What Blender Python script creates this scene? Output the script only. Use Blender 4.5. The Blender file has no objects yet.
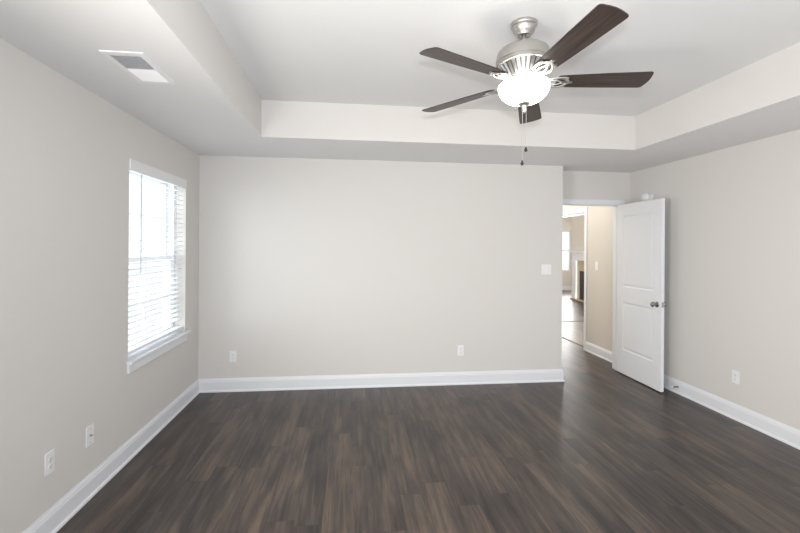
import bpy, bmesh, math, random
from mathutils import Vector, Matrix
R = math.radians
S = bpy.context.scene
C = S.collection

# ------------------------------------------------------------------ camera
cam_d = bpy.data.cameras.new('camera')
cam_d.sensor_width = 36.0
cam_d.lens = 424.17 / 800 * 36.0
cam_d.shift_y = -(266.5 - 244.89) / 800
cam_d.clip_start = 0.02
cam = bpy.data.objects.new('camera', cam_d); C.objects.link(cam)
cam.matrix_world = (Matrix.Translation((0, 0, 1.5307)) @ Matrix.Rotation(R(-6.4916), 4, 'Z')
                    @ Matrix.Rotation(R(90), 4, 'X') @ Matrix.Rotation(R(0.406), 4, 'Z'))
S.camera = cam

# ------------------------------------------------------------------ world, lights, exposure
w = bpy.data.worlds.new('daylight'); S.world = w; w.use_nodes = True
bg = w.node_tree.nodes['Background']
bg.inputs['Color'].default_value = (0.93, 0.96, 1.0, 1)
bg.inputs['Strength'].default_value = 1.0

def area(name, loc, direction, sx, sy, power, color=(1, 1, 1), spread=180):
    d = bpy.data.lights.new(name, 'AREA'); d.shape = 'RECTANGLE'; d.size = sx; d.size_y = sy
    d.energy = power; d.color = color; d.spread = R(spread)
    o = bpy.data.objects.new(name, d); C.objects.link(o); o.location = loc
    o.rotation_euler = Vector(direction).to_track_quat('-Z', 'Y').to_euler()
    return o

def point(name, loc, power, radius, color=(1, 1, 1)):
    d = bpy.data.lights.new(name, 'POINT'); d.energy = power; d.shadow_soft_size = radius; d.color = color
    o = bpy.data.objects.new(name, d); C.objects.link(o); o.location = loc
    return o

def spot(name, loc, direction, power, radius, angle, color):
    d = bpy.data.lights.new(name, 'SPOT'); d.energy = power; d.shadow_soft_size = radius; d.color = color
    d.spot_size = R(angle); d.spot_blend = 1.0
    o = bpy.data.objects.new(name, d); C.objects.link(o); o.location = loc
    o.rotation_euler = Vector(direction).to_track_quat('-Z', 'Y').to_euler()
    return o

# daylight at both windows, the photographer's flash, and unseen fill lights added for brightness
area('window_daylight', (-3.0, 3.45, 1.75), (1, 0, -0.05), 2.6, 2.6, 98, (0.95, 0.98, 1.0))
area('rear_fill', (1.1, -0.55, 1.30), (0, 1, 0.10), 3.6, 1.8, 48, (0.97, 0.985, 1.0))  # added fill behind the camera; the front wall has no window
area('side_fill', (-1.50, 0.85, 1.20), (1, 0.45, -0.02), 0.9, 1.3, 42, (1.0, 0.93, 0.84), 140)  # warm fill added before the solid left wall to brighten the right wall
spot('camera_flash', (0.03, 0.0, 1.70), (0.26, 1, 0.10), 96, 0.03, 140, (0.93, 0.965, 1.0))
area('hall_fill', (2.85, 6.9, 2.43), (0, 0, -1), 0.7, 3.4, 17, (1.0, 0.97, 0.92))  # unseen panel under the hall ceiling, added to light the hall
area('far_room_daylight', (7.35, 13.7, 1.4), (-0.25, -1, -0.1), 0.9, 1.4, 46, (1, 1, 1))
area('far_room_fill', (5.2, 5.2, 1.6), (0.15, 1, 0), 2.2, 1.5, 270, (1.0, 0.97, 0.92))  # fill added at the far room's near wall, no window there

vs = S.view_settings
S.display_settings.display_device = 'sRGB'
vs.view_transform = 'Standard'; vs.look = 'None'; vs.exposure = 0.55; vs.gamma = 1.0; vs.use_curve_mapping = False

# ------------------------------------------------------------------ materials
def new_mat(name):
    m = bpy.data.materials.new(name); m.use_nodes = True
    return m, m.node_tree.nodes, m.node_tree.links, m.node_tree.nodes['Principled BSDF']

def paint(name, col, rough=0.6, bump=0.0, scale=180.0, spec=0.5, metal=0.0):
    m, N, L, b = new_mat(name)
    b.inputs['Base Color'].default_value = (*col, 1); b.inputs['Roughness'].default_value = rough
    b.inputs['Metallic'].default_value = metal; b.inputs['Specular IOR Level'].default_value = spec
    if bump:
        tc = N.new('ShaderNodeTexCoord'); n = N.new('ShaderNodeTexNoise'); n.inputs['Scale'].default_value = scale
        n.inputs['Detail'].default_value = 3
        bp = N.new('ShaderNodeBump'); bp.inputs['Strength'].default_value = bump; bp.inputs['Distance'].default_value = 0.002
        L.new(tc.outputs['Object'], n.inputs['Vector']); L.new(n.outputs['Fac'], bp.inputs['Height'])
        L.new(bp.outputs['Normal'], b.inputs['Normal'])
    return m

M = {}
M['wall'] = paint('greige_wall_paint', (0.705, 0.687, 0.667), 0.75, 0.12, 220, 0.3)
M['hall_wall'] = paint('tan_hall_paint', (0.70, 0.66, 0.60), 0.75, 0.12, 220, 0.3)
M['ceiling'] = paint('ceiling_paint', (0.82, 0.823, 0.828), 0.85, 0.15, 160, 0.2)
M['trim'] = paint('white_trim_enamel', (0.815, 0.835, 0.875), 0.35, 0.03, 60)
M['door'] = paint('white_door_enamel', (0.84, 0.855, 0.885), 0.38, 0.05, 90)
M['plastic'] = paint('white_plastic', (0.86, 0.865, 0.88), 0.35, 0.02, 60)
M['slat'] = paint('white_blind_vinyl', (0.86, 0.87, 0.88), 0.4, 0.02, 40)
M['slot'] = paint('dark_slot', (0.28, 0.28, 0.29), 0.6, 0.02, 60)
M['duct'] = paint('duct_grey', (0.16, 0.17, 0.20), 0.7, 0.05, 60)
M['nickel'] = paint('brushed_nickel', (0.52, 0.505, 0.48), 0.42, 0.05, 300, 0.5, 1.0)
M['bright_nickel'] = paint('pale_nickel', (0.78, 0.77, 0.75), 0.36, 0.05, 300, 0.5, 1.0)
M['knob_nickel'] = paint('dark_satin_nickel', (0.42, 0.40, 0.37), 0.22, 0.03, 200, 0.5, 1.0)
M['vent_dark'] = paint('dark_vent_interior', (0.13, 0.125, 0.12), 0.6, 0.03, 80)
M['dark_metal'] = paint('dark_bronze', (0.03, 0.025, 0.022), 0.4, 0.03, 80, 0.5, 0.3)
M['strip'] = paint('dark_threshold', (0.055, 0.042, 0.036), 0.4, 0.05, 60)
M['wand'] = paint('clear_grey_wand', (0.42, 0.45, 0.52), 0.2, 0.02, 60)
M['tile'] = paint('tan_marble', (0.50, 0.40, 0.28), 0.3, 0.05, 20)
M['firebox'] = paint('black_firebox', (0.015, 0.015, 0.016), 0.35, 0.05, 60)
M['ground'] = paint('pale_ground', (0.78, 0.79, 0.78), 0.9, 0.2, 6)

m, N, L, b = new_mat('window_glass')
N.remove(b)
tr = N.new('ShaderNodeBsdfTransparent'); tr.inputs['Color'].default_value = (0.97, 0.985, 0.98, 1)
gl = N.new('ShaderNodeBsdfGlossy'); gl.inputs['Roughness'].default_value = 0.03
mx = N.new('ShaderNodeMixShader')
mx.inputs[0].default_value = 0.05; L.new(tr.outputs[0], mx.inputs[1]); L.new(gl.outputs[0], mx.inputs[2])
L.new(mx.outputs[0], N['Material Output'].inputs['Surface'])
M['glass'] = m

m, N, L, b = new_mat('lit_frosted_glass')
b.inputs['Base Color'].default_value = (0.9, 0.88, 0.85, 1); b.inputs['Roughness'].default_value = 0.4
b.inputs['Emission Color'].default_value = (1.0, 0.95, 0.87, 1); b.inputs['Emission Strength'].default_value = 5.6
M['bowl'] = m

def floor_material():
    m, N, L, b = new_mat('dark_walnut_planks')
    PW, PL = 0.152, 1.22
    tc = N.new('ShaderNodeTexCoord'); sp = N.new('ShaderNodeSeparateXYZ'); L.new(tc.outputs['Object'], sp.inputs[0])
    def mth(op, a, bb=None, c=None):
        n = N.new('ShaderNodeMath'); n.operation = op
        for i, v in enumerate((a, bb, c)):
            if v is None: continue
            if isinstance(v, (int, float)): n.inputs[i].default_value = v
            else: L.new(v, n.inputs[i])
        return n.outputs[0]
    xs = mth('DIVIDE', sp.outputs['X'], PW); row = mth('FLOOR', xs)
    wn = N.new('ShaderNodeTexWhiteNoise'); wn.noise_dimensions = '1D'; L.new(row, wn.inputs['W'])
    ys = mth('ADD', mth('DIVIDE', sp.outputs['Y'], PL), wn.outputs['Value']); col = mth('FLOOR', ys)
    cb = N.new('ShaderNodeCombineXYZ'); L.new(row, cb.inputs[0]); L.new(col, cb.inputs[1])
    pn = N.new('ShaderNodeTexWhiteNoise'); pn.noise_dimensions = '2D'; L.new(cb.outputs[0], pn.inputs['Vector'])
    # grain: noise stretched along the plank, another slice of it for every plank
    g = N.new('ShaderNodeCombineXYZ')
    L.new(mth('MULTIPLY', sp.outputs['X'], 34.0), g.inputs[0])
    L.new(mth('ADD', mth('MULTIPLY', sp.outputs['Y'], 1.9), mth('MULTIPLY', pn.outputs['Value'], 37.0)), g.inputs[1])
    L.new(mth('MULTIPLY', pn.outputs['Value'], 91.0), g.inputs[2])
    n1 = N.new('ShaderNodeTexNoise'); n1.inputs['Scale'].default_value = 1.0; n1.inputs['Detail'].default_value = 6
    n1.inputs['Roughness'].default_value = 0.62; n1.inputs['Distortion'].default_value = 0.6
    L.new(g.outputs[0], n1.inputs['Vector'])
    g2 = N.new('ShaderNodeCombineXYZ')
    L.new(mth('MULTIPLY', sp.outputs['X'], 9.0), g2.inputs[0])
    L.new(mth('ADD', mth('MULTIPLY', sp.outputs['Y'], 1.9), mth('MULTIPLY', pn.outputs['Value'], 53.0)), g2.inputs[1])
    n2 = N.new('ShaderNodeTexNoise'); n2.inputs['Scale'].default_value = 1.0; n2.inputs['Detail'].default_value = 3
    L.new(g2.outputs[0], n2.inputs['Vector'])
    v = mth('ADD', mth('MULTIPLY', n1.outputs['Fac'], 0.55), mth('MULTIPLY', n2.outputs['Fac'], 0.40))
    v = mth('ADD', v, mth('MULTIPLY', mth('SUBTRACT', pn.outputs['Value'], 0.5), 0.10))
    cr = N.new('ShaderNodeValToRGB'); e = cr.color_ramp.elements
    e[0].position = 0.34; e[0].color = (0.024, 0.0195, 0.018, 1)
    e[1].position = 0.66; e[1].color = (0.150, 0.109, 0.083, 1)
    k = e.new(0.47); k.color = (0.058, 0.0455, 0.040, 1)
    L.new(v, cr.inputs[0])
    # thin dark joints
    fx = mth('FRACT', xs); fy = mth('FRACT', ys)
    jx = mth('LESS_THAN', mth('MINIMUM', fx, mth('SUBTRACT', 1.0, fx)), 0.006)
    jy = mth('LESS_THAN', mth('MINIMUM', fy, mth('SUBTRACT', 1.0, fy)), 0.0008)
    j = mth('MAXIMUM', jx, jy)
    mixc = N.new('ShaderNodeMix'); mixc.data_type = 'RGBA'
    L.new(mth('MULTIPLY', j, 0.6), mixc.inputs['Factor']); L.new(cr.outputs[0], mixc.inputs['A'])
    mixc.inputs['B'].default_value = (0.012, 0.010, 0.009, 1)
    L.new(mixc.outputs['Result'], b.inputs['Base Color'])
    L.new(mth('ADD', 0.29, mth('MULTIPLY', n1.outputs['Fac'], 0.14)), b.inputs['Roughness'])
    b.inputs['Specular IOR Level'].default_value = 0.4
    bp = N.new('ShaderNodeBump'); bp.inputs['Strength'].default_value = 0.10; bp.inputs['Distance'].default_value = 0.001
    L.new(n1.outputs['Fac'], bp.inputs['Height']); L.new(bp.outputs['Normal'], b.inputs['Normal'])
    return m
M['floor'] = floor_material()

def blade_material():
    m, N, L, b = new_mat('dark_walnut_blade')
    tc = N.new('ShaderNodeTexCoord'); mp = N.new('ShaderNodeMapping'); mp.inputs['Scale'].default_value = (3, 60, 30)
    n = N.new('ShaderNodeTexNoise'); n.inputs['Scale'].default_value = 1.0; n.inputs['Detail'].default_value = 5
    cr = N.new('ShaderNodeValToRGB'); e = cr.color_ramp.elements
    e[0].position = 0.35; e[0].color = (0.026, 0.019, 0.017, 1); e[1].position = 0.7; e[1].color = (0.075, 0.052, 0.043, 1)
    L.new(tc.outputs['Object'], mp.inputs[0]); L.new(mp.outputs[0], n.inputs['Vector'])
    L.new(n.outputs['Fac'], cr.inputs[0]); L.new(cr.outputs[0], b.inputs['Base Color'])
    b.inputs['Roughness'].default_value = 0.36
    return m
M['blade'] = blade_material()

# ------------------------------------------------------------------ mesh helpers (everything in world coordinates)
def box(bm, x0, x1, y0, y1, z0, z1, bev=0.0):
    r = bmesh.ops.create_cube(bm, size=1.0)
    vs_ = r['verts']
    for v in vs_:
        v.co = Vector((x0 + (v.co.x + .5) * (x1 - x0), y0 + (v.co.y + .5) * (y1 - y0), z0 + (v.co.z + .5) * (z1 - z0)))
    if bev:
        ed = list({e for v in vs_ for e in v.link_edges})
        bmesh.ops.bevel(bm, geom=ed, offset=bev, segments=2, affect='EDGES', profile=0.6)

def prism(bm, pts, axis, a, b_):
    """polygon pts (2-D) extruded along axis from a to b; pts fill the two other axes in order"""
    def p(q, t):
        c = [0, 0, 0]; o = [i for i in range(3) if i != axis]
        c[o[0]], c[o[1]] = q; c[axis] = t; return c
    va = [bm.verts.new(p(q, a)) for q in pts]; vb = [bm.verts.new(p(q, b_)) for q in pts]
    n = len(pts)
    f = [bm.faces.new(va), bm.faces.new(vb[::-1])]
    for i in range(n): f.append(bm.faces.new((va[i], vb[i], vb[(i + 1) % n], va[(i + 1) % n])))
    return f

def lathe(bm, prof, c=(0, 0), seg=48, axis='Z', base=0.0):
    """prof = [(r, h)]; revolved about the axis through c"""
    rings = []
    for r, h in prof:
        if r < 1e-6: rings.append([bm.verts.new((c[0], c[1], h))])
        else: rings.append([bm.verts.new((c[0] + r * math.cos(2 * math.pi * i / seg), c[1] + r * math.sin(2 * math.pi * i / seg), h)) for i in range(seg)])
    for a, b_ in zip(rings, rings[1:]):
        for i in range(seg):
            j = (i + 1) % seg
            q = [a[i % len(a)], a[j % len(a)], b_[j % len(b_)], b_[i % len(b_)]]
            q = list(dict.fromkeys(q))
            if len(q) > 2: bm.faces.new(q)

def tube(bm, pts, r, seg=8, flat=1.0):
    """round (or flattened) bar along pts"""
    pts = [Vector(p) for p in pts]; rings = []
    for i, p in enumerate(pts):
        d = (pts[min(i + 1, len(pts) - 1)] - pts[max(i - 1, 0)]).normalized()
        u = d.cross(Vector((0, 0, 1)));
        if u.length < 1e-4: u = Vector((1, 0, 0))
        u.normalize(); v = u.cross(d)
        rings.append([bm.verts.new(p + r * (math.cos(2 * math.pi * k / seg) * u + flat * math.sin(2 * math.pi * k / seg) * v)) for k in range(seg)])
    for a, b_ in zip(rings, rings[1:]):
        for k in range(seg): bm.faces.new((a[k], a[(k + 1) % seg], b_[(k + 1) % seg], b_[k]))
    bm.faces.new(rings[0][::-1]); bm.faces.new(rings[-1])

def wpos(o):
    p = Vector((0, 0, 0))
    while o: p += o.location; o = o.parent
    return p

def obj(name, bm, mat, parent=None, origin=None, smooth=False):
    """link bm as one mesh object; verts are in world coordinates, origin is its world base"""
    bmesh.ops.recalc_face_normals(bm, faces=bm.faces)
    if origin is None: origin = wpos(parent) if parent else Vector((0, 0, 0))
    origin = Vector(origin)
    bmesh.ops.translate(bm, verts=bm.verts, vec=-origin)
    me = bpy.data.meshes.new(name); bm.to_mesh(me); bm.free()
    me.materials.append(mat)
    o = bpy.data.objects.new(name, me); C.objects.link(o)
    if parent: o.parent = parent; o.location = origin - wpos(parent)
    else: o.location = origin
    if smooth:
        for p in me.polygons: p.use_smooth = True
        try: me.set_sharp_from_angle(angle=R(35))
        except Exception: pass
    return o

def tag(o, label, cat, group=None, kind=None):
    o['label'] = label; o['category'] = cat
    if group: o['group'] = group
    if kind: o['kind'] = kind
    return o

def thing(name, label, cat, loc, group=None, kind=None):
    o = bpy.data.objects.new(name, None); C.objects.link(o); o.location = loc; o.empty_display_size = 0.1
    return tag(o, label, cat, group, kind)

def struct(name, bm, mat, label, cat, **k):
    return tag(obj(name, bm, mat, **k), label, cat, kind='structure')

B = bmesh.new

# ------------------------------------------------------------------ room dimensions
XL, XR, XB = -1.561, 3.405, 2.3735       # left wall, right wall, end of the back wall
YF, YB, YA = -0.62, 4.569, 4.8705        # front wall, back wall, alcove wall
ZC, ZT = 2.4384, 2.753                   # ceiling, tray
TX0, TX1, TY0, TY1 = -0.769, 2.639, 0.42, 3.71
HX = 3.43                                # hall's right wall
WY0, WY1, WZ0, WZ1 = 3.185, 4.215, 0.675, 2.13   # window opening
DX0, DX1, DZ = 2.497, 3.266, 2.037       # doorway
YD = YA + 0.12                           # hall side of the alcove wall

# floor
bm = B(); box(bm, XL - .18, 8.1, YF - .15, 14.15, -0.12, 0)
struct('floor', bm, M['floor'], 'dark brown wood plank floor running toward the doorway', 'floor')

# ceiling with its raised tray
bm = B()
def slab(x0, x1, y0, y1, z): box(bm, x0, x1, y0, y1, z, z + 0.02)
xo0, xo1, yo0, yo1 = XL - .18, 3.58, YF - .15, YD
box(bm, xo0, TX0, yo0, yo1, ZC, ZT + .1); box(bm, TX1, xo1, yo0, yo1, ZC, ZT + .1)
box(bm, TX0, TX1, yo0, TY0, ZC, ZT + .1); box(bm, TX0, TX1, TY1, yo1, ZC, ZT + .1)
box(bm, TX0, TX1, TY0, TY1, ZT, ZT + .1)
clg = struct('ceiling', bm, M['ceiling'], 'white tray ceiling with a raised rectangular centre', 'ceiling')
clg.data.materials.append(M['wall'])       # the upright sides of the tray carry the wall paint
for p in clg.data.polygons:
    if abs(p.normal.z) < .1: p.material_index = 1
bm = B(); box(bm, XB, HX + .15, YD, 9.2, ZC, ZC + .1)
struct('ceiling_hall', bm, M['ceiling'], 'low ceiling of the hall beyond the doorway', 'ceiling')
bm = B(); box(bm, HX + .15, 8.1, YD, 14.15, 2.74, 2.84)
struct('ceiling_living', bm, M['ceiling'], 'ceiling of the far room with the fireplace', 'ceiling')

# walls
bm = B()
box(bm, XL - .18, XL, YF, WY0, 0, ZC); box(bm, XL - .18, XL, WY1, YB, 0, ZC)
box(bm, XL - .18, XL, WY0, WY1, 0, WZ0); box(bm, XL - .18, XL, WY0, WY1, WZ1, ZC)
struct('wall_left', bm, M['wall'], 'pale greige wall that holds the window with blinds', 'wall')
bm = B(); box(bm, XL - .18, XB, YB, YD, 0, ZC)
struct('wall_back', bm, M['wall'], 'wide bare pale greige wall behind the fan', 'wall')
bm = B(); box(bm, XR, XR + .15, YF, YA, 0, ZC)
struct('wall_right', bm, M['wall'], 'greige wall behind the open white door', 'wall')
bm = B(); box(bm, XL - .18, XR + .15, YF - .15, YF, 0, ZC)
struct('wall_front', bm, M['wall'], 'greige wall behind the viewer', 'wall')
bm = B()
box(bm, XB, DX0 - .02, YA, YD, 0, ZC); box(bm, DX1 + .02, HX + .15, YA, YD, 0, ZC); box(bm, DX0 - .02, DX1 + .02, YA, YD, DZ + .02, ZC)
struct('wall_alcove', bm, M['wall'], 'short recessed greige wall around the doorway', 'wall')
OY0, OY1, OZ = 5.925, 8.1, 2.03
bm = B()
box(bm, HX, HX + .15, YD, OY0, 0, 2.74); box(bm, HX, HX + .15, OY0, OY1, OZ, 2.74); box(bm, HX, HX + .15, OY1, 14, 0, 2.74)
struct('wall_hall', bm, M['hall_wall'], 'tan hall wall seen through the doorway, opening into the far room', 'wall')
bm = B(); box(bm, XB - .12, XB, YD, 9.2, 0, ZC); box(bm, XB - .12, HX, 9.2, 9.32, 0, ZC)
struct('wall_hall_end', bm, M['hall_wall'], 'tan wall on the near side and end of the hall', 'wall')
bm = B()
VX0, VX1, VZ0, VZ1 = 6.78, 7.60, 0.66, 2.07
box(bm, HX + .15, VX0, 14, 14.15, 0, 2.74); box(bm, VX1, 8.1, 14, 14.15, 0, 2.74)
box(bm, VX0, VX1, 14, 14.15, 0, VZ0); box(bm, VX0, VX1, 14, 14.15, VZ1, 2.74)
struct('wall_living_back', bm, M['hall_wall'], 'tan far wall with a bright window', 'wall')
bm = B(); box(bm, 7.95, 8.1, YD, 14, 0, 2.74); box(bm, HX + .15, 7.95, YD - .12, YD, 0, 2.74); box(bm, 6.36, 7.95, 9.2, 11.70, 0, 2.74)
struct('wall_living_right', bm, M['hall_wall'], 'tan chimney wall of the far room', 'wall')

# baseboards: a moulded profile swept along each wall, mitred at the corners
PROF = [(0, 0), (.024, 0), (.024, .010), (.020, .018), (.0145, .021), (.0145, .104), (.0115, .112), (.0115, .119), (.007, .128), (.005, .1375), (0, .1375)]
def baseboard(name, segs, label, mat=None):
    bm = B()
    for (x0, y0, x1, y1, m0, m1) in segs:
        d = Vector((x1 - x0, y1 - y0)); d.normalize(); n = Vector((-d.y, d.x))   # n = left of the direction = into the room
        ra = []; rb = []
        for t, z in PROF:
            a = Vector((x0, y0)) + n * t + d * (t * m0); e = Vector((x1, y1)) + n * t + d * (t * m1)
            ra.append(bm.verts.new((a.x, a.y, z))); rb.append(bm.verts.new((e.x, e.y, z)))
        k = len(PROF)
        bm.faces.new(ra); bm.faces.new(rb[::-1])
        for i in range(k): bm.faces.new((ra[i], rb[i], rb[(i + 1) % k], ra[(i + 1) % k]))
    return struct(name, bm, M['trim'], label, 'baseboard')
baseboard('baseboard_left', [(XL, YB, XL, YF, 1, -1)], 'white baseboard along the window wall')
baseboard('baseboard_back', [(XB, YB, XL, YB, -1, -1), (XB, YA, XB, YB, 1, 1), (2.44, YA, XB, YA, 0, -1)], 'long white baseboard along the wide bare wall')
baseboard('baseboard_right', [(XR, YF, XR, YA, 1, -1), (XR, YA, DX1 + .057, YA, 1, 0)], 'white baseboard along the wall behind the door')
baseboard('baseboard_front', [(XL, YF, XR, YF, 1, -1)], 'white baseboard behind the viewer')
baseboard('baseboard_hall', [(HX, YD + .015, HX, OY0 - .055, 0, 0)], 'white baseboard on the tan hall wall')
baseboard('baseboard_living', [(7.95, 14, HX + .15, 14, 0, 0)], 'white baseboard under the far window')

# ------------------------------------------------------------------ doorway trim
bm = B()
box(bm, DX0 - .02, DX0, YA, YD, 0, DZ); box(bm, DX1, DX1 + .02, YA, YD, 0, DZ); box(bm, DX0 - .02, DX1 + .02, YA, YD, DZ, DZ + .02)
box(bm, DX0, DX0 + .011, YA + .04, YA + .075, 0, DZ); box(bm, DX1 - .011, DX1, YA + .04, YA + .075, 0, DZ); box(bm, DX0, DX1, YA + .04, YA + .075, DZ - .011, DZ)
for ya, yb in ((YA - .016, YA), (YD, YD + .016)):
    box(bm, DX0 - .062, DX0 - .005, ya, yb, 0, DZ + .062, .004)
    box(bm, DX1 + .003, DX1 + .058, ya, yb, 0, DZ + .062, .004)
    box(bm, DX0 - .005, DX1 + .003, ya, yb, DZ + .005, DZ + .062, .004)
struct('trim_1', bm, M['trim'], 'white door casing and jamb around the doorway', 'door frame')
bm = B()
box(bm, HX - .014, HX, OY0 - .057, OY0 - .002, 0, OZ + .065, .004); box(bm, HX - .014, HX, OY1 + .002, OY1 + .057, 0, OZ + .065, .004)
box(bm, HX - .014, HX, OY0 - .002, OY1 + .002, OZ + .003, OZ + .065, .004)
box(bm, HX, HX + .15, OY0, OY0 + .015, 0, OZ); box(bm, HX, HX + .15, OY1 - .015, OY1, 0, OZ); box(bm, HX, HX + .15, OY0, OY1, OZ - .015, OZ)
struct('trim_2', bm, M['trim'], 'white cased opening between the hall and the far room', 'opening trim')
bm = B(); prism(bm, [(HX + .070, 0), (HX + .125, 0), (HX + .115, .009), (HX + .08, .009)], 1, OY0 + .015, OY1 - .015)
tag(obj('threshold_strip', bm, M['strip'], origin=(HX + .0975, OY0 + .015, 0)), 'dark wood floor strip running under the cased opening beside the tan wall', 'floor strip')
bm = B(); prism(bm, [(8.15, 0), (8.21, 0), (8.20, .009), (8.16, .009)], 0, HX + .15, 6.2)
tag(obj('threshold_strip', bm, M['strip'], origin=(HX + .15, 8.18, 0)), 'dark wood floor strip crossing the far room in front of the fireplace', 'floor strip')

# ------------------------------------------------------------------ window with stool and apron
win = thing('window_1', 'white double-hung window with grilles behind the blinds', 'window', (XL - .12, 3.70, WZ0), kind='structure')
bm = B()
fx0, fx1 = XL - .19, XL - .095
box(bm, fx0, fx1, WY0, WY0 + .03, WZ0, WZ1); box(bm, fx0, fx1, WY1 - .03, WY1, WZ0, WZ1)
box(bm, fx0, fx1, WY0 + .03, WY1 - .03, WZ0, WZ0 + .045); box(bm, fx0, fx1, WY0 + .03, WY1 - .03, WZ1 - .035, WZ1)
obj('window_frame', bm, M['trim'], win)
def sash(x0, x1, z0, z1, zm):
    y0, y1 = WY0 + .03, WY1 - .03; bm = B(); t = .034
    box(bm, x0, x1, y0, y0 + t, z0, z1); box(bm, x0, x1, y1 - t, y1, z0, z1)
    box(bm, x0, x1, y0 + t, y1 - t, z0, z0 + .032); box(bm, x0, x1, y0 + t, y1 - t, z1 - .032, z1)
    xm = (x0 + x1) / 2
    box(bm, xm - .006, xm + .006, y0 + t, y1 - t, zm - .011, zm + .011); box(bm, xm - .006, xm + .006, 3.689, 3.711, z0 + .032, zm - .011)
    box(bm, xm - .006, xm + .006, 3.689, 3.711, zm + .011, z1 - .032)
    s = obj('sash', bm, M['trim'], win)
    bm = B(); box(bm, xm - .009, xm - .0065, y0 + t, y1 - t, z0 + .032, z1 - .032); obj('glass_pane', bm, M['glass'], s)
sash(XL - .185, XL - .155, 1.385, WZ1 - .035, 1.758)
sash(XL - .145, XL - .110, WZ0 + .045, 1.417, 1.043)
bm = B()
box(bm, XL - .095, XL + .001, WY0, WY1, .675, .70); box(bm, XL, XL + .036, 3.160, 4.290, .675, .70, .006)
obj('window_stool', bm, M['trim'], win)
bm = B(); box(bm, XL, XL + .018, 3.165, 4.235, .612, .675, .005); obj('window_apron', bm, M['trim'], win)

# blinds
bl = thing('window_blind', 'white two-inch slatted blind hanging open inside the window', 'window blind', (XL - .04, 3.70, .726))
by0, by1, bxc = WY0 + .008, WY1 - .008, XL - .046
bm = B(); box(bm, XL - .012, XL + .008, WY0 + .002, WY1 - .002, 2.048, 2.128, .005); obj('valance', bm, M['slat'], bl)
bm = B(); box(bm, bxc - .026, bxc + .026, by0, by1, 2.075, 2.125); obj('headrail', bm, M['slat'], bl)
bm = B(); nsl = 30; z0s, z1s = .828, 2.0605
for i in range(nsl):
    z = z0s + (z1s - z0s) * i / (nsl - 1); a = R(7)
    c, s = math.cos(a), math.sin(a)
    pts = []
    for u, v in ((-.0255, -.0014), (.0255, -.0014), (.0255, .0014), (0, .0026), (-.0255, .0014)):
        pts.append((bxc + u * c - v * s, z - u * s - v * c if False else z - u * s + v * c))
    prism(bm, pts, 1, by0, by1)
obj('slats', bm, M['slat'], bl)
bm = B(); box(bm, bxc - .026, bxc + .026, by0, by1, .728, .752, .005); obj('bottom_rail', bm, M['slat'], bl)
for y in (3.33, 3.81, 4.07):
    bm = B()
    for dx in (-.027, .027): tube(bm, [(bxc + dx, y, .752), (bxc + dx, y, 2.075)], .0012, 5)
    obj('ladder_cord', bm, M['slat'], bl)
bm = B(); tube(bm, [(XL - .014, 3.392, 2.045), (XL - .014, 3.389, 1.306)], .0042, 8); obj('tilt_wand', bm, M['wand'], bl, smooth=True)

# ------------------------------------------------------------------ open door
FXD, BXD, EY, HYD = 3.217, 3.252, 4.095, 4.862
dr = None
def door_slab():
    bm = B()
    ys = [EY, EY + .115, HYD - .115, HYD]; zs = [.012, .295, .87, 1.05, 1.900, 2.036]
    grids = []
    for x in (FXD, BXD):
        g = [[bm.verts.new((x, y, z)) for z in zs] for y in ys]; panels = []
        for i in range(3):
            for k in range(5):
                f = bm.faces.new((g[i][k], g[i + 1][k], g[i + 1][k + 1], g[i][k + 1]))
                if i == 1 and k in (1, 3): panels.append(f)
        grids.append((g, panels))
    a, c = grids[0][0], grids[1][0]
    for k in range(5):
        for i in (0, 3): bm.faces.new((a[i][k], a[i][k + 1], c[i][k + 1], c[i][k]))
    for i in range(3):
        for k in (0, 5): bm.faces.new((a[i][k], a[i + 1][k], c[i + 1][k], c[i][k]))
    bmesh.ops.recalc_face_normals(bm, faces=bm.faces)
    for _, ps in grids:
        bmesh.ops.inset_individual(bm, faces=ps, thickness=.016, depth=-.006)
        bmesh.ops.inset_individual(bm, faces=ps, thickness=.012, depth=0)
        bmesh.ops.inset_individual(bm, faces=ps, thickness=.028, depth=.004)
    return bm
dr = obj('door_1', door_slab(), M['door'], origin=(3.2345, HYD, .012))
tag(dr, 'white two-panel interior door standing wide open beside the doorway', 'door', kind='structure')
def knob(side):
    bm = B(); prof = [(0, 0), (.032, 0), (.033, .004), (.028, .009), (.013, .012), (.011, .026), (.014, .031), (.024, .037), (.0285, .046), (.0275, .056), (.020, .063), (0, .066)]
    lathe(bm, prof, (0, 0), 24)
    x = FXD if side < 0 else BXD
    bmesh.ops.transform(bm, matrix=Matrix.Translation((x, EY + .062, .921)) @ Matrix.Rotation(R(90) * side, 4, 'Y'), verts=bm.verts)
    k = obj('door_knob', bm, M['knob_nickel'], dr, smooth=True); k['label'] = 'satin nickel round knob'
knob(-1); knob(1)
bm = B(); box(bm, FXD + .006, BXD - .006, EY - .0015, EY + .001, .893, .949); box(bm, FXD + .012, BXD - .012, EY - .009, EY, .911, .931, .002)
obj('latch_plate', bm, M['nickel'], dr)
for z in (.22, 1.02, 1.82):
    bm = B(); lathe(bm, [(0, z - .045), (.0065, z - .045), (.0065, z + .045), (0, z + .045)], (BXD + .005, HYD + .003), 12)
    box(bm, BXD - .03, BXD + .002, HYD - .001, HYD + .0015, z - .044, z + .044)
    obj('hinge', bm, M['nickel'], dr)

dr.location.x += .012; dr.rotation_euler.z = -math.asin(.012 / .767)

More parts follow.
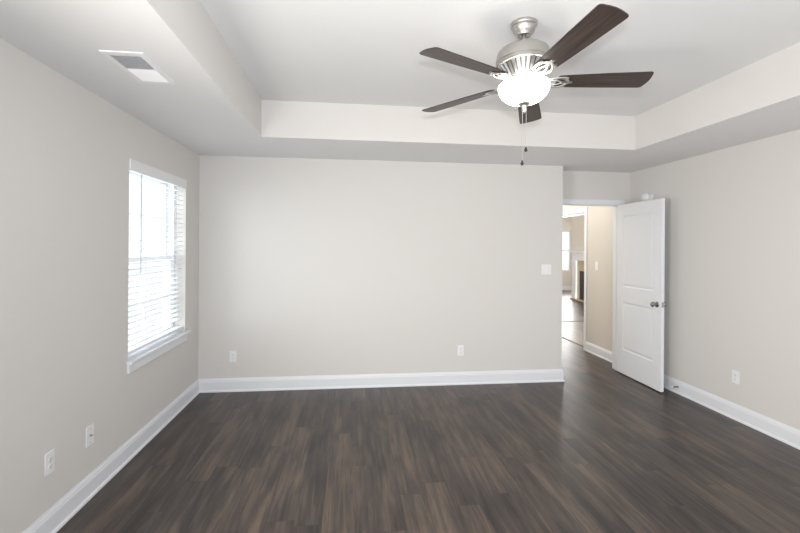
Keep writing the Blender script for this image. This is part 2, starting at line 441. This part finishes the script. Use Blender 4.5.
# doorstop on the baseboard behind the door
bm = B(); y, z = 4.065, .072
pts = []
for i in range(90):
    t = i / 89; a = t * 2 * math.pi * 11
    pts.append((XR - .02 - t * .055, y + .006 * math.cos(a), z + .006 * math.sin(a)))
tube(bm, pts, .0018, 5)
ds = thing('door_stop', 'small grey spring door stop fixed to the baseboard by the open door', 'door stop', (XR - .0145, y, z))
obj('spring', bm, M['knob_nickel'], ds)
bm = B(); lathe(bm, [(0, 0), (.009, 0), (.010, .008), (.007, .014), (0, .014)], (0, 0), 16)
bmesh.ops.transform(bm, matrix=Matrix.Translation((XR - .074, y, z)) @ Matrix.Rotation(R(-90), 4, 'Y'), verts=bm.verts); obj('rubber_tip', bm, M['plastic'], ds)
bm = B(); lathe(bm, [(0, 0), (.012, 0), (.010, .006), (0, .006)], (0, 0), 16)
bmesh.ops.transform(bm, matrix=Matrix.Translation((XR - .0145, y, z)) @ Matrix.Rotation(R(-90), 4, 'Y'), verts=bm.verts); obj('base_plate', bm, M['nickel'], ds)

# white round sensor above the open door
sn = thing('wall_sensor', 'small round white device on the wall above the open door', 'wall sensor', (XR, 4.60, 2.09))
bm = B(); lathe(bm, [(0, 0), (.062, 0), (.062, .012), (.055, .024), (.035, .036), (0, .040)], (0, 0), 28)
bmesh.ops.transform(bm, matrix=Matrix.Translation((XR, 4.60, 2.095)) @ Matrix.Rotation(R(-90), 4, 'Y'), verts=bm.verts); obj('sensor_cover', bm, M['plastic'], sn, smooth=True)
bm = B(); box(bm, XR - .012, XR, 4.47, 4.525, 2.06, 2.125, .004); obj('sensor_bracket', bm, M['plastic'], sn)

# ------------------------------------------------------------------ wall plates
def plate(kind, loc, normal, label, w_=.070, hgt=.1145, gang=1, group=None):
    """built facing -Y at the origin, then turned to face the room"""
    nm = {'outlet': 'wall_outlet', 'switch': 'light_switch', 'jack': 'cable_jack'}[kind]
    cat = {'outlet': 'outlet', 'switch': 'light switch', 'jack': 'cable outlet'}[kind]
    t = thing(nm, label, cat, loc, group)
    ang = math.atan2(normal[1], normal[0]) + math.pi / 2
    Mx = Matrix.Translation(loc) @ Matrix.Rotation(ang, 4, 'Z')
    def put(n, bm, mat, par, sm=False):
        bmesh.ops.transform(bm, matrix=Mx, verts=bm.verts); return obj(n, bm, mat, par, smooth=sm)
    bm = B(); box(bm, -w_ / 2, w_ / 2, -.006, .0, -hgt / 2, hgt / 2, .0025); p = put('cover_plate', bm, M['plastic'], t)
    if kind == 'outlet':
        for s in (-1, 1):
            bm = B(); zc = s * .0195
            pts = [(.0165 * math.cos(a), zc + max(-.0135, min(.0135, .0165 * math.sin(a)))) for a in [2 * math.pi * i / 24 for i in range(24)]]
            prism(bm, pts, 1, -.009, -.004); r = put('receptacle', bm, M['plastic'], t)
            bm = B()
            box(bm, -.0085, -.0055, -.0096, -.0085, zc - .003, zc + .007); box(bm, .0055, .0085, -.0096, -.0085, zc - .002, zc + .006)
            box(bm, -.0025, .0025, -.0096, -.0085, zc - .0105, zc - .0055)
            put('socket_slots', bm, M['slot'], r)
        bm = B(); lathe(bm, [(0, 0), (.003, 0), (.003, .0015), (0, .002)], (0, 0), 10)
        bmesh.ops.transform(bm, matrix=Matrix.Translation((0, -.006, 0)) @ Matrix.Rotation(R(90), 4, 'X'), verts=bm.verts); put('screw', bm, M['nickel'], t)
    elif kind == 'jack':
        bm = B(); lathe(bm, [(0, 0), (.008, 0), (.008, .003), (.0048, .003), (.0048, .012), (0, .012)], (0, 0), 14)
        bmesh.ops.transform(bm, matrix=Matrix.Translation((0, -.006, 0)) @ Matrix.Rotation(R(90), 4, 'X'), verts=bm.verts); put('connector', bm, M['nickel'], t)
        for s in (-1, 1):
            bm = B(); lathe(bm, [(0, 0), (.003, 0), (.003, .0015), (0, .002)], (0, 0), 10)
            bmesh.ops.transform(bm, matrix=Matrix.Translation((0, -.006, s * .041)) @ Matrix.Rotation(R(90), 4, 'X'), verts=bm.verts); put('screw', bm, M['nickel'], t)
    else:
        for g in range(gang):
            xo = (g - (gang - 1) / 2) * .046
            bm = B(); box(bm, xo - .0165, xo + .0165, -.0075, -.004, -.033, .033, .001); f = put('switch_frame', bm, M['plastic'], t)
            bm = B(); prism(bm, [(-.006, -.029), (-.0115, -.029), (-.0085, 0), (-.0085, .029), (-.006, .029)], 0, xo - .0135, xo + .0135); put('rocker', bm, M['plastic'], f)
    return t
plate('outlet', (-1.216, YB, .363), (0, -1), 'white outlet on the wide back wall, close to the window corner', group='outlets')
plate('outlet', (1.199, YB, .373), (0, -1), 'white outlet on the wide back wall, nearer the doorway than the window', group='outlets')
plate('outlet', (XR, 3.411, .376), (-1, 0), 'white outlet low on the wall behind the open door', group='outlets')
plate('outlet', (XL, 2.406, .381), (1, 0), 'white outlet on the window wall, nearer the viewer than the cable plate', group='outlets')
plate('jack', (XL, 2.747, .371), (1, 0), 'white cable plate with one connector on the window wall', w_=.075, hgt=.118)
plate('switch', (2.182, YB, 1.265), (0, -1), 'white double light switch at the end of the wide wall by the doorway', w_=.116, gang=2)
plate('switch', (HX, 5.61, 1.255), (-1, 0), 'white light switch on the tan hall wall through the doorway', w_=.075, hgt=.118)

# ------------------------------------------------------------------ ceiling air vent
vt = thing('air_vent', 'white rectangular louvred register in the ceiling above the window wall', 'air vent', (-1.093, 2.344, ZC))
vx0, vx1, vy0, vy1 = -1.190, -.996, 2.146, 2.541
ix0, ix1, iy0, iy1 = vx0 + .027, vx1 - .027, vy0 + .036, vy1 - .036
bm = B()
for (a, b_, c, d) in ((vx0, ix0, vy0, vy1), (ix1, vx1, vy0, vy1), (ix0, ix1, vy0, iy0), (ix0, ix1, iy1, vy1)):
    box(bm, a, b_, c, d, ZC - .006, ZC)
ym = (iy0 + iy1) / 2
box(bm, ix0, ix1, ym - .003, ym + .003, ZC - .007, ZC)
obj('vent_frame', bm, M['plastic'], vt)
bm = B(); box(bm, ix0, ix1, iy0, iy1, ZC - .0012, ZC - .0002); obj('duct_opening', bm, M['duct'], vt)
for s, ya, yb in ((1, iy0, ym - .003), (-1, ym + .003, iy1)):
    bm = B(); n = 11
    for i in range(n):
        y = ya + (yb - ya) * (i + .5) / n; hw = .0052
        a = R(40) * s
        dy, dz = hw * math.cos(a), hw * math.sin(a)
        zc = ZC - .0056
        prism(bm, [(y - dy, zc - dz), (y + dy, zc + dz), (y + dy, zc + dz + .0008), (y - dy, zc - dz + .0008)], 0, ix0, ix1)
    obj('louvres', bm, M['plastic'], vt)
for s in (-1, 1):
    bm = B(); lathe(bm, [(0, ZC - .0085), (.004, ZC - .0075), (.004, ZC - .006), (0, ZC - .006)], (-1.093, 2.3435 + s * .180), 10); obj('screw', bm, M['plastic'], vt)

# ------------------------------------------------------------------ ceiling fan
FX, FY = .930, 2.235
fan = thing('ceiling_fan', 'brushed nickel ceiling fan with five dark wood blades and a lit glass bowl', 'ceiling fan', (FX, FY, ZT))
c = (FX, FY)
tilt = (0.007, -0.060)                      # the motor hangs a little out of level on its ball joint
TILT = Matrix.Translation((FX, FY, 2.43)) @ Matrix(((1, 0, -tilt[0], 0), (0, 1, -tilt[1], 0), (tilt[0], tilt[1], 1, 0), (0, 0, 0, 1))) @ Matrix.Translation((-FX, -FY, -2.43))
def hang(bm): bmesh.ops.transform(bm, matrix=TILT, verts=bm.verts); return bm
bm = B(); lathe(bm, [(0, ZT), (.064, ZT), (.070, ZT - .004), (.071, ZT - .016), (.068, ZT - .022), (.063, ZT - .025), (.061, ZT - .038), (.052, ZT - .055), (.040, ZT - .066), (.038, ZT - .072), (.033, ZT - .075), (.027, ZT - .072), (.022, ZT - .055), (0, ZT - .055)], c)
obj('canopy', bm, M['nickel'], fan, smooth=True)
bm = B(); lathe(bm, [(0, 2.70), (.0125, 2.70), (.0125, 2.632), (.021, 2.630), (.022, 2.60), (0, 2.60)], c, 24); obj('downrod', bm, M['nickel'], fan, smooth=True)
bm = B(); lathe(bm, [(0, 2.608), (.05, 2.608), (.110, 2.606), (.126, 2.602), (.136, 2.594), (.141, 2.582), (.144, 2.562), (.147, 2.545), (.147, 2.534), (.143, 2.530), (.143, 2.524), (.150, 2.520), (.151, 2.513), (.147, 2.509), (.138, 2.507), (.138, 2.518), (0, 2.518)], c, 64)
obj('motor_housing', hang(bm), M['nickel'], fan, smooth=True)
bm = B(); lathe(bm, [(.136, 2.514), (.090, 2.455), (0, 2.455)], c, 64); obj('vent_backing', hang(bm), M['vent_dark'], fan, smooth=True)
bm = B(); nv = 32
for i in range(nv):
    a = 2 * math.pi * i / nv; d = Vector((math.cos(a), math.sin(a), 0)); t = Vector((-d.y, d.x, 0))
    o = Vector((FX, FY, 0)); vts = []
    for r, z, wd in ((.1385, 2.506, .0095), (.092, 2.446, .0062)):
        for s in (-1, 1):
            for dz in (0, .006): vts.append(bm.verts.new(o + d * r + t * wd * s + Vector((0, 0, z + dz))))
    q = vts
    for f in ((0, 2, 6, 4), (1, 5, 7, 3), (0, 4, 5, 1), (2, 3, 7, 6), (0, 1, 3, 2), (4, 6, 7, 5)): bm.faces.new([q[k] for k in f])
lathe(bm, [(.095, 2.453), (.096, 2.442), (.086, 2.438), (.084, 2.448), (.095, 2.453)], c, 48)
obj('vent_grille', hang(bm), M['bright_nickel'], fan)
bm = B(); lathe(bm, [(0, 2.455), (.085, 2.455), (.087, 2.428), (.080, 2.424), (.066, 2.420), (.062, 2.412), (.10, 2.411), (.108, 2.406), (.0, 2.406)], c, 48); obj('light_fitter', hang(bm), M['bright_nickel'], fan, smooth=True)
bw = [(.126, 2.410), (.136, 2.408), (.1375, 2.400)]
for i in range(1, 13):
    a = R(90) * i / 12; bw.append((.1375 * math.cos(a) ** .85 if i < 12 else 0, 2.400 - .092 * math.sin(a)))
bm = B(); lathe(bm, bw, c, 64); g = obj('glass_bowl', hang(bm), M['bowl'], fan, smooth=True); g['label'] = 'glowing frosted white glass bowl'
bm = B(); lathe(bm, [(0, 2.316), (.031, 2.314), (.033, 2.306), (.028, 2.299), (.016, 2.293), (.012, 2.280), (.0145, 2.272), (.011, 2.258), (0, 2.252)], c, 28); obj('finial', hang(bm), M['bright_nickel'], fan, smooth=True)
for dx, z, zt in ((-.007, 1.985, 2.262), (.014, 2.060, 2.292)):
    bm = B(); tube(bm, [(FX + dx, FY - .004, zt), (FX + dx, FY - .004, z + .012)], .0016, 6); ch = obj('pull_chain', bm, M['bright_nickel'], fan)
    bm = B(); lathe(bm, [(0, z + .016), (.0035, z + .012), (.0045, z + .006), (.0085, z - .003), (.0090, z - .008), (.006, z - .014), (0, z - .016)], (FX + dx, FY - .004), 16)
    obj('pull_knob', bm, M['dark_metal'], ch, smooth=True)

# one blade and one blade iron, copied round the hub
ZB = 2.427
def blade_bm():
    bm = B(); pts = []
    r0, r1 = .170, .668
    def half(s):
        o = [(r0, s * .044), (r0 + .008, s * .053), (.30, s * .060), (.45, s * .067), (.58, s * .0715), (.642, s * .0735)]
        for k in range(1, 6):
            a = R(90) * k / 5; o.append((.645 + .014 * math.sin(a), s * (.0735 - .015 * (1 - math.cos(a)))))
        o.append((.6655, s * .030)); o.append((r1, s * .008)); return o
    pts = half(-1) + half(1)[::-1]
    fs = prism(bm, pts, 2, 0.0, .0055)
    bmesh.ops.bevel(bm, geom=list({e for f in fs[:2] for e in f.edges}), offset=.0012, segments=2, affect='EDGES')
    return bm
def iron_bm():
    bm = B()
    for s in (-1, 1):
        tube(bm, [(.066, s * .010, .006), (.095, s * .013, .004), (.125, s * .024, -.003), (.150, s * .040, -.006), (.178, s * .046, -.006), (.205, s * .036, -.005), (.225, s * .018, -.004), (.232, s * .004, -.004)], .0075, 8, .45)
        tube(bm, [(.118, s * .010, -.002), (.145, s * .018, -.005), (.170, s * .018, -.006), (.200, s * .004, -.005)], .005, 8, .5)
        tube(bm, [(.178, s * .046, -.006), (.205, s * .046, -.0045), (.222, s * .038, -.004)], .0065, 8, .45)
    tube(bm, [(.060, 0, .006), (.095, 0, .004), (.125, 0, -.002)], .013, 8, .35)
    tube(bm, [(.195, 0, -.005), (.255, 0, -.0035)], .011, 8, .3)
    return bm
def screw_bm(x, y):
    bm = B(); lathe(bm, [(0, -.0085), (.004, -.0075), (.0045, -.005), (0, -.005)], (x, y), 10); return bm

def place(o, ang, droop):
    s = tilt[0] * math.cos(ang) + tilt[1] * math.sin(ang)
    o.location = (.007, 0, ZB - ZT); o.rotation_euler = (R(-10.7), -math.atan(s + droop), ang)
blade0 = obj('fan_blade', blade_bm(), M['blade']); iron0 = obj('blade_iron', iron_bm(), M['bright_nickel'], smooth=True)
blade0.parent = fan; iron0.parent = fan
sc0 = []
for (x, y) in ((.247, 0), (.216, .040), (.216, -.040)):
    s = obj('screw', screw_bm(x, y), M['nickel'], origin=(0, 0, 0)); s.parent = iron0; sc0.append(s)
for k in range(5):
    ang = R(62.57 + 72 * k + (1.04, -.93, -1.25, .39, .75)[k]); dp = (0, 0, -.005, .012, -.006)[k]
    if k == 0: bo, io = blade0, iron0
    else:
        bo = blade0.copy(); io = iron0.copy(); C.objects.link(bo); C.objects.link(io)
        bo.parent = fan; io.parent = fan
        for s in sc0:
            t = s.copy(); C.objects.link(t); t.parent = io
    place(bo, ang, dp); place(io, ang, dp)

# ------------------------------------------------------------------ far room: fireplace and window
fp = thing('fireplace', 'white mantel fireplace with tan stone surround in the far room', 'fireplace', (6.36, 10.70, 0))
FXF = 6.36; fy0, fy1 = 9.86, 11.54
bm = B()
for a, b_ in ((fy1 - .20, fy1), (fy0, fy0 + .20)):
    box(bm, FXF - .07, FXF, a, b_, .05, 1.13); box(bm, FXF - .085, FXF, a - .012, b_ + .012, .05, .20, .004); box(bm, FXF - .083, FXF, a - .010, b_ + .010, 1.08, 1.13, .004)
box(bm, FXF - .075, FXF, fy0, fy1, 1.13, 1.33)
obj('mantel_frame', bm, M['trim'], fp)
bm = B(); box(bm, FXF - .12, FXF, fy0 - .05, fy1 + .05, 1.365, 1.40, .005); box(bm, FXF - .11, FXF, fy0 - .03, fy1 + .03, 1.33, 1.365, .006); obj('mantel_shelf', bm, M['trim'], fp)
bm = B(); a, b_ = fy0 + .20, fy1 - .20
box(bm, FXF - .03, FXF, a, a + .11, .05, 1.13); box(bm, FXF - .03, FXF, b_ - .11, b_, .05, 1.13); box(bm, FXF - .03, FXF, a + .11, b_ - .11, .84, 1.13); obj('stone_surround', bm, M['tile'], fp)
bm = B(); box(bm, FXF - .018, FXF, a + .11, b_ - .11, .05, .84); box(bm, FXF - .024, FXF - .018, a + .16, b_ - .16, .16, .72); 
for z in (.10, .78): box(bm, FXF - .026, FXF - .018, a + .14, b_ - .14, z - .02, z + .02)
obj('firebox', bm, M['firebox'], fp)
bm = B(); box(bm, FXF - .11, FXF, fy0 - .05, fy1 + .05, 0, .05, .006); obj('hearth', bm, M['tile'], fp)

w2 = thing('window_2', 'bright white window in the far tan wall', 'window', (7.19, 14.05, VZ0), kind='structure')
bm = B()
for a, b_, z0, z1 in ((VX0, VX0 + .05, VZ0, VZ1), (VX1 - .05, VX1, VZ0, VZ1), (VX0 + .05, VX1 - .05, VZ0, VZ0 + .05), (VX0 + .05, VX1 - .05, VZ1 - .05, VZ1), (VX0 + .05, VX1 - .05, 1.34, 1.39)):
    box(bm, a, b_, 14.05, 14.11, z0, z1)
f2 = obj('window_frame', bm, M['trim'], w2)
for z0, z1 in ((VZ0 + .05, 1.34), (1.39, VZ1 - .05)):
    bm = B(); box(bm, VX0 + .05, VX1 - .05, 14.08, 14.084, z0, z1); obj('glass_pane', bm, M['glass'], w2)

# ground outside the windows
bm = B(); box(bm, -25, XL - .19, -12, 30, -.30, -.20); box(bm, XL - .19, 25, 14.16, 30, -.30, -.20)
struct('ground', bm, M['ground'], 'pale bright ground outside the windows', 'ground')
